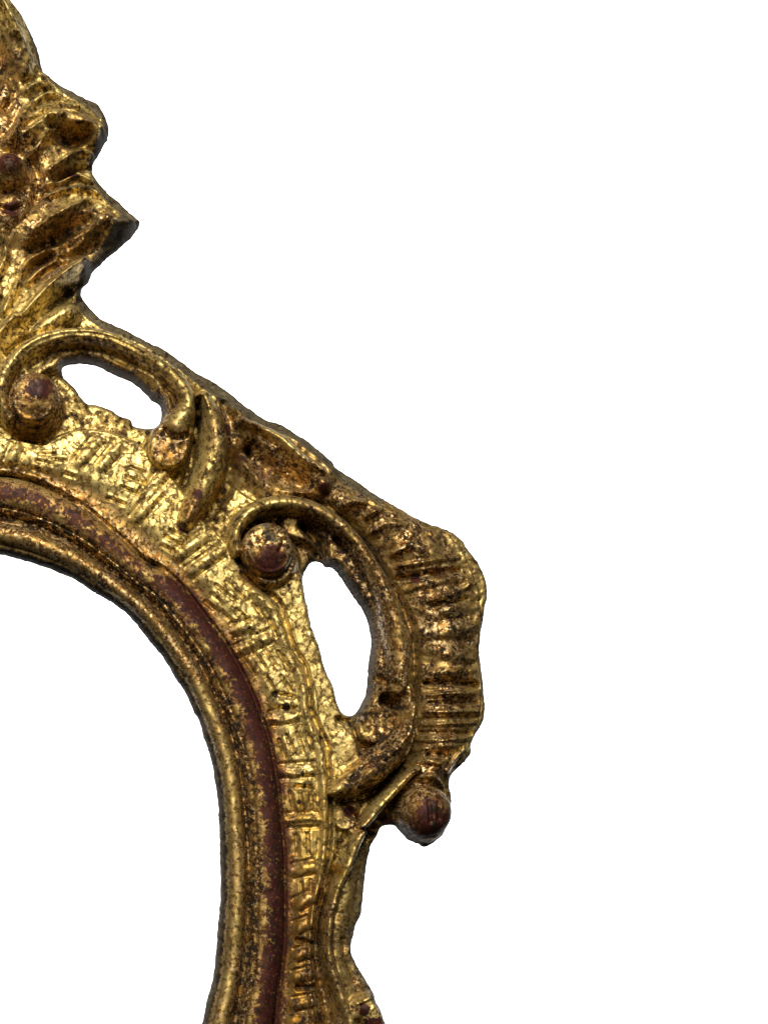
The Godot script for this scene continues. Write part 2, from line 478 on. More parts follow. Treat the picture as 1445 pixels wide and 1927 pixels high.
func carve_scroll_a():
	var s := part("scroll_rim", -1, "upper scroll curling from a red volute")
	stroke([[30, 735, 30], [56, 690, 34], [98, 662, 36], [150, 655, 36], [210, 664, 36], [270, 693, 36], [318, 730, 34], [345, 776, 28]], 74.0, 2, 0, s, 40.0)
	ridge([[60, 690, 12], [100, 664, 14], [150, 656, 15], [205, 666, 15], [262, 694, 15], [310, 732, 14]], -9.0)
	stroke([[20, 786, 13], [4, 752, 16], [7, 708, 17], [31, 670, 17], [62, 645, 17], [103, 630, 16], [149, 624, 16], [193, 629, 16], [232, 643, 16], [268, 662, 16], [300, 683, 17], [330, 708, 20], [350, 737, 20], [358, 766, 14]], 122.0, 0, 0, s, 62.0, -999.0, 3.0)
	ridge([[36, 679, 5], [64, 655, 5], [104, 639, 5], [150, 633, 5], [193, 638, 5], [232, 652, 5], [268, 671, 5]], -6.0)
	ridge([[262, 694, 9], [290, 712, 12], [312, 742, 12], [318, 770, 10]], 14.0)
	var v := part("volute", s, "volute with a bare red button")
	stroke([[63, 768, 64]], 92.0, 2, 0, v, 34.0, 70.0)
	stroke([[64, 758, 54]], 122.0, 2, 0, v, 60.0, 100.0)
	stroke([[66, 744, 46]], 134.0, 0, 0, v, 104.0, 124.0)
	var v2 := part("volute", s)
	stroke([[316, 846, 50], [330, 812, 44]], 96.0, 2, 0, v2, 36.0, 76.0)
	stroke([[336, 800, 30], [352, 768, 22]], 124.0, 0, 0, v2, 60.0)
	ridge([[312, 812, 7], [330, 826, 8], [352, 820, 7]], -10.0)
	var t := part("scroll_tail", s)
	stroke([[384, 746, 18], [401, 780, 23], [408, 820, 27], [403, 865, 30], [387, 908, 28], [367, 948, 24], [353, 978, 18]], 120.0, 0, 0, t, 48.0, -999.0, 2.0)
	ridge([[374, 756, 10], [380, 782, 11], [374, 808, 9]], -56.0)
	ridge([[366, 824, 11], [364, 866, 12], [350, 906, 11]], -26.0)
	stroke([[356, 976, 22]], 92.0, 0, 0, t, 46.0)
	ridge([[424, 756, 12], [442, 810, 20], [443, 870, 24], [424, 925, 20], [398, 966, 12]], -28.0)
	# bank between the rim and the outline
	ridge([[340, 690, 16], [380, 724, 18], [420, 752, 18], [460, 778, 16]], 14.0)

func carve_spray(spray: int):
	ridge([[452, 792, 13], [474, 800, 14], [505, 811, 15], [530, 826, 16], [552, 848, 17], [572, 866, 16], [606, 884, 12]], 34.0)
	ridge([[466, 806, 12], [470, 820, 10]], 10.0)
	ridge([[592, 900, 15], [614, 914, 19]], 22.0)
	ridge([[474, 846, 26], [520, 882, 34], [574, 906, 24]], -44.0)
	stroke([[505, 811, 16], [530, 828, 18], [552, 848, 18], [572, 866, 15]], 0.7, 1, 5)
	ridge([[470, 836, 7], [474, 850, 8]], -26.0)
	ridge([[455, 868, 10], [478, 892, 14], [492, 918, 14], [500, 932, 10]], 12.0)
	ridge([[528, 850, 12], [548, 878, 10]], -10.0)
	ridge([[580, 868, 7], [596, 890, 6]], -12.0)
	ridge([[480, 790, 8], [540, 812, 8], [590, 850, 8], [626, 884, 8]], 6.0)

func carve_scroll_b():
	var s := part("scroll_rim", -1, "lower scroll curling from a dark volute")
	stroke([[560, 985, 36], [610, 1000, 40], [660, 1045, 44], [700, 1105, 44], [728, 1170, 42], [735, 1240, 44], [725, 1310, 44], [705, 1370, 40]], 72.0, 2, 0, s, 38.0)
	stroke([[448, 1034, 12], [445, 1004, 14], [460, 972, 16], [491, 952, 17], [530, 944, 18], [566, 947, 18], [600, 959, 18], [634, 980, 18], [664, 1009, 18], [693, 1049, 18], [717, 1090, 19], [735, 1130, 23], [748, 1172, 26], [755, 1212, 27], [757, 1250, 26], [756, 1294, 21]], 124.0, 0, 0, s, 60.0, -999.0, 3.0)
	ridge([[575, 985, 16], [600, 1012, 20], [610, 1040, 16]], -44.0)
	ridge([[636, 1012, 10], [656, 1032, 11]], -26.0)
	ridge([[730, 1318, 17], [754, 1334, 14]], -44.0)
	ridge([[712, 1276, 14], [742, 1292, 12]], -16.0)
	var v := part("volute", s, "dark volute with a bare red underside")
	stroke([[508, 1056, 64]], 90.0, 2, 0, v, 34.0, 68.0)
	stroke([[506, 1042, 54]], 122.0, 2, 0, v, 60.0, 100.0)
	stroke([[505, 1030, 48]], 134.0, 0, 0, v, 106.0, 124.0)
	ridge([[492, 1012, 6], [512, 1006, 7], [528, 1022, 6], [520, 1042, 6]], -5.0)
	var t := part("scroll_tail", s)
	stroke([[770, 1296, 16], [773, 1340, 21], [766, 1380, 26], [744, 1414, 31], [712, 1442, 32], [674, 1466, 28], [640, 1485, 17], [626, 1491, 8]], 116.0, 0, 0, t, 42.0, -999.0, 2.0)
	ridge([[774, 1330, 9], [768, 1372, 11], [746, 1404, 12], [720, 1424, 9]], 9.0)
	ridge([[728, 1402, 9], [698, 1434, 10], [660, 1464, 8]], -9.0)
	ridge([[640, 1508, 10], [682, 1504, 12], [722, 1486, 11], [752, 1454, 9]], -28.0)
	ridge([[640, 1352, 9], [660, 1358, 10], [684, 1346, 9]], -22.0)

func carve_shell(shell: int):
	ridge([[560, 928, 7], [610, 940, 7], [650, 968, 8], [686, 1006, 9], [714, 1046, 10], [740, 1085, 10], [763, 1128, 10], [782, 1176, 10], [790, 1225, 10], [788, 1285, 10], [784, 1332, 10], [776, 1380, 9], [760, 1420, 8], [736, 1456, 8]], -22.0)
	# flutes across the edge: start, middle, end, half width, height
	var rows := [
		[[640, 955, 10], [660, 945, 13], [684, 946, 10], 17.0], [[690, 972, 9], [704, 962, 10], [716, 958, 8], 13.0],
		[[700, 1000, 8], [730, 985, 11], [765, 985, 9], 9.0], [[742, 1040, 9], [778, 1026, 13], [802, 1046, 9], 13.0],
		[[752, 1064, 7], [800, 1057, 9], [868, 1044, 9], 10.0], [[768, 1108, 9], [820, 1094, 12], [884, 1084, 9], 8.0],
		[[806, 1131, 7], [850, 1117, 9], [886, 1100, 8], 10.0], [[808, 1154, 11], [860, 1147, 14], [904, 1138, 11], 6.0],
		[[800, 1190, 12], [846, 1184, 18], [898, 1176, 12], 7.0], [[806, 1222, 12], [850, 1232, 17], [896, 1236, 12], 7.0],
		[[812, 1264, 10], [850, 1264, 12], [898, 1258, 9], 8.0], [[810, 1307, 8], [850, 1305, 10], [896, 1304, 8], 13.0],
		[[802, 1339, 6], [850, 1339, 7], [906, 1337, 6], 9.0], [[800, 1363, 6], [850, 1362, 7], [902, 1359, 6], 8.0],
		[[792, 1392, 6], [830, 1393, 8], [884, 1390, 6], 8.0], [[786, 1411, 6], [820, 1405, 7], [880, 1402, 6], 7.0],
		[[766, 1442, 7], [796, 1431, 9], [828, 1437, 7], 12.0], [[880, 1408, 7], [866, 1424, 8], [846, 1450, 7], 12.0]]
	for row in rows:
		var f := part("flute", shell)
		ridge([row[0], row[1], row[2]], row[3], f)
	ridge([[755, 1084, 8], [810, 1080, 11], [868, 1070, 9]], -18.0)
	ridge([[815, 1138, 5], [850, 1134, 6], [886, 1122, 5]], -12.0)
	ridge([[812, 1168, 5], [850, 1165, 5], [886, 1158, 5]], -4.0)
	ridge([[806, 1208, 9], [850, 1206, 11], [890, 1204, 9]], -5.0)
	ridge([[806, 1284, 8], [850, 1284, 11], [904, 1287, 10]], -22.0)
	ridge([[812, 1323, 6], [850, 1323, 7], [904, 1321, 6]], -11.0)
	ridge([[802, 1351, 4], [850, 1350, 4], [908, 1348, 4]], -8.0)
	ridge([[796, 1378, 6], [840, 1379, 7], [894, 1379, 6]], -9.0)
	ridge([[810, 1420, 10], [834, 1420, 13]], -18.0)
	ridge([[886, 1092, 9], [902, 1098, 9], [908, 1120, 8]], 8.0)
	ridge([[893, 1262, 7], [900, 1280, 6]], 12.0)
	ridge([[700, 940, 8], [740, 962, 8], [790, 990, 9], [840, 1010, 9]], 6.0)

func carve_lower(spine: int, low_leaf: int):
	var n := part("bead", -1, "dark red bead hanging from the shell edge")
	stroke([[798, 1478, 46], [800, 1500, 48]], 74.0, 1, 0, n, 40.0)
	ridge([[764, 1482, 7], [786, 1464, 8], [814, 1461, 8], [838, 1478, 7]], 13.0)
	stroke([[800, 1536, 58]], 86.0, 2, 0, n, 24.0, 60.0)
	stroke([[806, 1528, 50]], 126.0, 0, 0, n, 66.0, 106.0)
	ridge([[800, 1508, 6], [804, 1545, 7]], -6.0)
	ridge([[818, 1510, 6], [820, 1540, 6]], -5.0)
	var st := part("stem", -1, "bright slanting stem beside the bead")
	stroke([[684, 1556, 10], [700, 1538, 12], [715, 1519, 12], [740, 1492, 12], [766, 1464, 11], [790, 1446, 8]], 94.0, 0, 0, st, 40.0, -999.0, 2.0)
	ridge([[712, 1556, 12], [734, 1536, 15], [750, 1508, 12]], -18.0)
	ridge([[650, 1515, 10], [664, 1530, 13], [676, 1540, 9]], -22.0)
	ridge([[686, 1562, 8], [698, 1570, 10], [708, 1572, 8]], -30.0)
	stroke([[686, 1566, 9], [678, 1576, 12], [669, 1596, 12], [654, 1635, 12], [638, 1667, 12], [630, 1700, 12], [622, 1729, 12], [619, 1783, 12], [626, 1824, 12], [637, 1856, 12], [646, 1884, 12], [660, 1922, 13], [672, 1985, 14], [676, 2050, 14]], 88.0, 0, 0, spine, 46.0, -999.0, 2.0)
	ridge([[656, 1574, 13], [634, 1636, 16], [613, 1690, 15], [605, 1740, 14], [604, 1800, 14], [612, 1850, 16], [624, 1900, 18], [634, 1980, 18]], -20.0)
	ridge([[668, 1790, 10], [680, 1820, 12], [696, 1856, 12]], 12.0)
	ridge([[650, 1770, 8], [655, 1810, 8], [672, 1850, 8]], -8.0)
	stroke([[668, 1905, 26], [690, 1896, 30], [712, 1930, 30], [716, 1985, 30], [704, 2040, 26]], 84.0, 0, 0, low_leaf, 40.0)
	ridge([[672, 1888, 7], [696, 1878, 7]], 8.0)

# ================================================================== wear of the leaf, with some light and shade painted in

func paint(E: Array, M: Array, O: Array):
	run(between(E, M, 0.86, 0.32, 120, 0.33, 1.0), 1.05, 1, 2, -1, 0.0, 0.0)
	run(between(E, M, 0.87, 0.19, 240, 0.35, 1.0), 0.54, 2, 2, -1, 0.0, 0.0)
	run(between(E, M, 0.74, 0.24, 140, 0.0, 0.36), 0.62, 1, 2, -1, 0.0, 0.0)
	run(between(E, M, 0.72, 0.24, 140, 0.35, 1.0), 0.40, 1, 2, -1, 0.0, 0.0)
	run(between(E, M, 0.50, 0.14, 240), -0.30, 1, 5, -1, 0.0, 0.0)  # worn hollow, made darker to carry part of its shade
	run(between(E, M, 0.24, 0.16, 240, 0.36, 1.0), 0.22, 1, 5, -1, 0.0, 0.0)  # right side painted paler, as it faces the light
	run(between(E, M, 0.24, 0.16, 240), 0.10, 1, 5, -1, 0.0, 0.0)
	for p in [[18, 314, 34], [22, 392, 24], [72, 734, 42], [508, 1058, 46], [812, 1540, 60], [616, 918, 20], [430, 800, 16], [372, 930, 18], [345, 990, 14], [664, 1528, 18], [790, 1086, 14], [706, 1932, 34], [690, 1904, 22], [140, 312, 20], [742, 1545, 22]]:
		stroke([p], 1.25, 1, 2, -1, 0.0, 110.0)
	for p in [[40, 420, 26], [150, 470, 26], [510, 880, 46], [612, 916, 26], [720, 1060, 24], [700, 1440, 36], [690, 1480, 26], [655, 1420, 14], [830, 1080, 34], [455, 860, 26], [790, 1160, 16]]:
		stroke([p], 0.42, 1, 2)
	# amber toned leaf, and the amber reflection under the volutes painted in
	for p in [[60, 800, 56], [316, 856, 44], [480, 1076, 40], [358, 976, 20], [446, 850, 30], [420, 920, 26], [150, 665, 30], [230, 690, 28], [606, 1690, 22], [602, 1760, 22], [606, 1850, 30], [560, 1860, 34], [600, 1930, 40], [640, 1640, 20], [130, 440, 50], [90, 480, 40], [130, 320, 24], [556, 1700, 20], [150, 250, 40]]:
		stroke([p], 0.9, 1, 4)
	run(between(M, O, 0.10, 0.16, 240), 0.35, 1, 4, -1, 0.0, 0.0)
	run(between(M, O, 0.08, 0.26, 120), 1.0, 1, 8, -1, 0.0, 0.0)
	run(between(M, O, 0.5, 0.55, 90, 0.66, 1.0), 0.45, 1, 4, -1, 0.0, 0.0)  # lower band deepened, falloff of the light painted in, likewise below
	run(between(M, O, 0.5, 0.5, 90, 0.78, 1.0), 0.9, 1, 4, -1, 0.0, 0.0)
	# well kept leaf, with some highlights painted in
	run(between(M, O, 0.55, 0.55, 90, 0.0, 0.78), 0.30, 2, 5, -1, 0.0, 0.0)
	stroke([[540, 1110, 30], [575, 1190, 28], [605, 1280, 28], [630, 1370, 30], [650, 1430, 30]], 0.34, 2, 5)
	stroke([[-20, 660, 80], [40, 610, 80], [100, 560, 60], [140, 510, 30]], 0.55, 1, 5)
	stroke([[-10, 700, 50], [20, 660, 50]], 0.3, 1, 5)
	stroke([[20, 680, 20], [62, 645, 20], [103, 629, 20], [149, 622, 20], [193, 627, 20], [268, 660, 20]], 0.22, 1, 5)  # highlight along the rim painted in as paler leaf
	stroke([[700, 1538, 14], [715, 1519, 14], [740, 1492, 14], [766, 1464, 12]], 0.4, 1, 5)  # bright side of the stem painted in as paler leaf
	# worn leaf
	stroke([[720, 1000, 60], [800, 1060, 80], [840, 1150, 80], [850, 1250, 70], [850, 1330, 60]], -0.12, 1, 5)
	stroke([[690, 1200, 40], [700, 1300, 50], [720, 1380, 50], [680, 1460, 40]], -0.26, 1, 5)
	stroke([[600, 990, 40], [660, 1060, 40], [690, 1130, 30]], -0.30, 1, 5)
	run(between(E, M, 0.5, 0.56, 90), 0.9, 4, 9, -1, 0.0, 0.0)
	run(between(M, O, 0.55, 0.5, 90), 0.5, 2, 9, -1, 0.0, 0.0)
	stroke([[540, 1110, 30], [575, 1190, 28], [605, 1280, 28], [630, 1370, 30], [650, 1430, 30]], 0.6, 2, 9)
	run(between(M, O, 0.12, 0.22, 90), 0.8, 1, 9, -1, 0.0, 0.0)
	stroke([[10, 720, 30], [40, 670, 40], [100, 640, 40], [150, 640, 40], [220, 650, 40], [300, 700, 40], [345, 750, 30]], 0.8, 2, 9)
	stroke([[480, 960, 30], [566, 960, 34], [634, 990, 40], [690, 1060, 44], [734, 1150, 46], [745, 1250, 46]], 0.8, 2, 9)
	# lumpier carving in the crest, the leaf and the shell
	stroke([[0, -20, 120], [40, 250, 160], [80, 420, 180], [60, 600, 110]], 1.6, 2, 7)
	stroke([[480, 840, 90], [600, 900, 70], [720, 970, 70], [820, 1060, 90], [845, 1250, 80], [820, 1440, 70]], 4.0, 2, 7)
	stroke([[740, 1300, 50], [700, 1430, 50], [650, 1480, 30]], 4.0, 2, 7)
	# brown toning left on the scrolls, shell and crest's middle, deepened to paint in shade
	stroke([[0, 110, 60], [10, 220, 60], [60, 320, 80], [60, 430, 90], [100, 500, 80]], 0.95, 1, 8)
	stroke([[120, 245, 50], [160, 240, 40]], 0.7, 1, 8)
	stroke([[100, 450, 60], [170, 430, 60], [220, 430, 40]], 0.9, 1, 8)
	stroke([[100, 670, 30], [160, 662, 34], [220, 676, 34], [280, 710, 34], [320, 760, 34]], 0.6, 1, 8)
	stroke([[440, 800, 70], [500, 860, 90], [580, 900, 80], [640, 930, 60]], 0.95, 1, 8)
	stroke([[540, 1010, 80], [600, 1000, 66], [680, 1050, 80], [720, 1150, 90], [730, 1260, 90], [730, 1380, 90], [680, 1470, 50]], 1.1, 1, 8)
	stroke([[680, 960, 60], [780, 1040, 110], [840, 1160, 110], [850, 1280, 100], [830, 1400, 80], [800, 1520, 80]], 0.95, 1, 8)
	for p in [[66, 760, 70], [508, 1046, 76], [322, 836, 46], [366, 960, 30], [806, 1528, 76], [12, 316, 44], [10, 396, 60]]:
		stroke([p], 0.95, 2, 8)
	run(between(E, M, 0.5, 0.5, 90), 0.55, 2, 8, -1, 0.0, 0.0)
	run(between(E, M, 0.47, 0.34, 90), 1.1, 1, 8, -1, 0.0, 0.0)  # hollow between the beads: part toning, part painted shade
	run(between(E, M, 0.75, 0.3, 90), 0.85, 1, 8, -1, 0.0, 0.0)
	stroke([[600, 1680, 60], [600, 1780, 70], [600, 1880, 80], [620, 1990, 90]], 0.85, 1, 8)  # browner lower down, standing in for the weaker light there
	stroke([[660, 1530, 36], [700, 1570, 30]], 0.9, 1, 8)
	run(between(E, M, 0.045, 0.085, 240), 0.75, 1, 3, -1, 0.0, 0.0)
	run(between(E, M, 0.42, 0.22, 120), 0.46, 1, 3, -1, 0.0, 0.0)  # shade of the hollow painted near black
	run(between(E, M, 0.3, 0.34, 90, 0.0, 0.42), 0.36, 1, 3, -1, 0.0, 0.0)  # top stretch painted darker, as it faces away from the light
	run(between(E, M, 0.4, 0.5, 90, 0.0, 0.42), 1.2, 1, 8, -1, 0.0, 0.0)  # brown shade painted over the same top stretch
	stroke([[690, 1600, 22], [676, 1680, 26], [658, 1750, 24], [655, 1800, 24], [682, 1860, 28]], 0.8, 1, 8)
	# near-black spots, many of them in the carved pits
	for p in [[0, 118, 14], [122, 248, 13], [28, 160, 7], [101, 448, 15], [74, 470, 12], [150, 425, 10], [130, 540, 22], [150, 552, 14], [472, 842, 8], [378, 780, 12], [374, 764, 9], [576, 985, 12], [604, 1018, 14], [652, 1034, 10], [752, 1332, 14], [735, 1345, 8], [540, 1330, 18], [520, 1306, 14], [575, 1480, 11], [570, 1455, 9], [605, 1388, 11], [694, 1568, 14], [796, 1590, 12], [305, 818, 10], [280, 806, 12], [265, 826, 9], [286, 1064, 18], [318, 1056, 10], [128, 700, 12], [590, 1775, 10], [580, 1860, 12], [564, 1510, 8], [470, 1180, 10], [485, 1190, 8], [690, 1345, 12], [664, 1362, 14], [590, 1046, 10], [248, 412, 20], [228, 436, 14], [206, 462, 12], [806, 1520, 18], [812, 1552, 14], [500, 1018, 12], [126, 778, 10], [545, 1100, 8], [808, 1283, 8], [896, 1284, 8], [830, 1420, 10]]:
		stroke([p], 0.9, 1, 3)
	# dusty bare ground on the outer walls and tips
	stroke([[62, 50, 14], [84, 122, 10], [120, 160, 14], [170, 190, 16], [192, 212, 14]], 0.9, 2, 6, -1, 0.0, 40.0)
	stroke([[186, 340, 14], [215, 370, 18], [245, 408, 24], [225, 450, 24], [190, 488, 16], [165, 530, 16], [160, 570, 18], [195, 606, 16], [240, 622, 15], [300, 654, 15], [350, 690, 18], [400, 725, 22], [440, 756, 22], [490, 790, 18], [550, 815, 16], [610, 860, 18], [660, 905, 18], [710, 936, 16]], 0.85, 2, 6, -1, 0.0, 40.0)
	stroke([[200, 224, 12], [203, 250, 14], [190, 282, 14], [176, 312, 12]], 0.75, 2, 6, -1, 0.0, 40.0)
	stroke([[258, 420, 18], [226, 456, 20], [192, 490, 20], [164, 528, 18], [156, 556, 16]], 0.8, 2, 6, -1, 0.0, 40.0)
	stroke([[130, 345, 7], [164, 343, 8], [190, 352, 8]], 0.8, 1, 6)
	stroke([[40, 200, 8], [66, 180, 9], [95, 162, 8]], 0.6, 1, 6)
	stroke([[600, 945, 8], [650, 972, 9], [690, 1010, 12], [720, 1050, 10], [745, 1090, 8]], 0.7, 1, 6)
	stroke([[495, 975, 16], [510, 1012, 24]], 0.75, 1, 6, -1, 0.0, 120.0)  # grey sheen on the volute's lit top, painted in
	stroke([[812, 1515, 22]], 0.5, 1, 6, -1, 0.0, 120.0)  # grey lit top of the hanging bead, painted in
	stroke([[16, 316, 28]], 0.6, 1, 6, -1, 0.0, 118.0)
	stroke([[690, 1590, 16], [676, 1680, 18], [662, 1740, 16], [655, 1790, 14], [680, 1850, 22], [700, 1880, 22]], 0.55, 1, 6, -1, 0.0, 40.0)
	stroke([[870, 1030, 20], [905, 1090, 14], [905, 1180, 10], [900, 1240, 8]], 0.4, 1, 6, -1, 0.0, 40.0)

# ================================================================== from strokes to surface

func finish():
	# soften the gesso once, then round the carving over to its outline
	var old := H.duplicate()
	for j in range(1, NY - 1):
		for i in range(1, NX - 1):
			var n := j * NX + i
			if F[n] > -3.0:
				H[n] = 0.36 * old[n] + 0.11 * (old[n - 1] + old[n + 1] + old[n - NX] + old[n + NX]) + 0.05 * (old[n - NX - 1] + old[n - NX + 1] + old[n + NX - 1] + old[n + NX + 1])
	for sweep in 2:
		for k in NX * NY - NX - 1:
			var n := k + NX
			if sweep == 1:
				n = NX * NY - 1 - n
			var o := -1 if sweep == 0 else 1
			if L[n] == 0 and F[n] > -4.0:
				if F[n + o] > -4.0 and L[n + o] > 0:
					L[n] = L[n + o]
				elif F[n + o * NX] > -4.0 and L[n + o * NX] > 0:
					L[n] = L[n + o * NX]
	# the crest was carved softer
	for pass_no in 7:
		old = H.duplicate()
		for j in range(1, int((690.0 - Y0) / G)):
			for i in range(1, int((290.0 - X0) / G)):
				var n := j * NX + i
				if ROUGH[n] > 0.5 and F[n] > 0.0:
					H[n] = 0.28 * old[n] + 0.12 * (old[n - 1] + old[n + 1] + old[n - NX] + old[n + NX]) + 0.06 * (old[n - NX - 1] + old[n - NX + 1] + old[n + NX - 1] + old[n + NX + 1])
	var dents := FastNoiseLite.new()
	dents.seed = 21
	dents.frequency = 0.022
	dents.fractal_octaves = 2
	var crinkle := FastNoiseLite.new()
	crinkle.seed = 22
	crinkle.noise_type = FastNoiseLite.TYPE_CELLULAR
	crinkle.cellular_return_type = FastNoiseLite.RETURN_DISTANCE2_SUB
	crinkle.frequency = 0.05
	crinkle.domain_warp_enabled = true
	crinkle.domain_warp_amplitude = 10.0
	crinkle.domain_warp_frequency = 0.05
	var fine := FastNoiseLite.new()
	fine.seed = 23
	fine.frequency = 0.10
	fine.fractal_octaves = 2
	old = H.duplicate()
	for j in range(1, NY - 1):
		for i in range(1, NX - 1):
			var n := j * NX + i
			var f := F[n]
			if f <= -4.0:
				H[n] = EDGE
				continue
			var x := X0 + i * G
			var y := Y0 + j * G
			var gx := (old[n + 1] - old[n - 1]) / (2.0 * G)
			var gy := (old[n + NX] - old[n - NX]) / (2.0 * G)
			var calm := (1.0 - 0.7 * clampf(maxf(BOLE[n] * 1.4 - 0.3, maxf(WARM[n], FRESH[n] * 2.2)), 0.0, 1.0)) / (1.0 + 2.2 * (gx * gx + gy * gy))
			calm *= 1.0 - 0.8 * CALM[n]
			var h := old[n] + dents.get_noise_2d(x, y) * (3.0 + ROUGH[n]) * (1.0 - 0.6 * CALM[n]) + calm * (clampf(crinkle.get_noise_2d(x, y) + 1.0, 0.0, 0.5) * 0.8 + fine.get_noise_3d(x, y, old[n]) * 0.8)
			var t := clampf(f / 13.0, 0.0, 1.0)
			H[n] = EDGE + (maxf(h, 14.0) - EDGE) * sqrt(1.0 - (1.0 - t) * (1.0 - t))

func world(x: float, y: float, h: float) -> Vector3:
	return Vector3((x - MX) * U, (MY - y) * U, (h - ZR) * U)

func gilding() -> ORMMaterial3D:
	# the first texture coordinate of every point says how much of it is metal leaf
	# and the second how far bare clay was polished by hands
	var im := Image.create(64, 32, false, Image.FORMAT_RGB8)
	for i in 64:
		var t := i / 63.0
		for j in 32:
			im.set_pixel(i, j, Color(1.0, lerpf(lerpf(0.85, 0.57, t), 0.40, j / 31.0), t))
	var m := ORMMaterial3D.new()
	m.resource_name = "gilding"
	m.metallic_specular = 0.35
	m.orm_texture = ImageTexture.create_from_image(im)
	m.texture_repeat = false
	m.vertex_color_use_as_albedo = true
	m.vertex_color_is_srgb = true
	return m

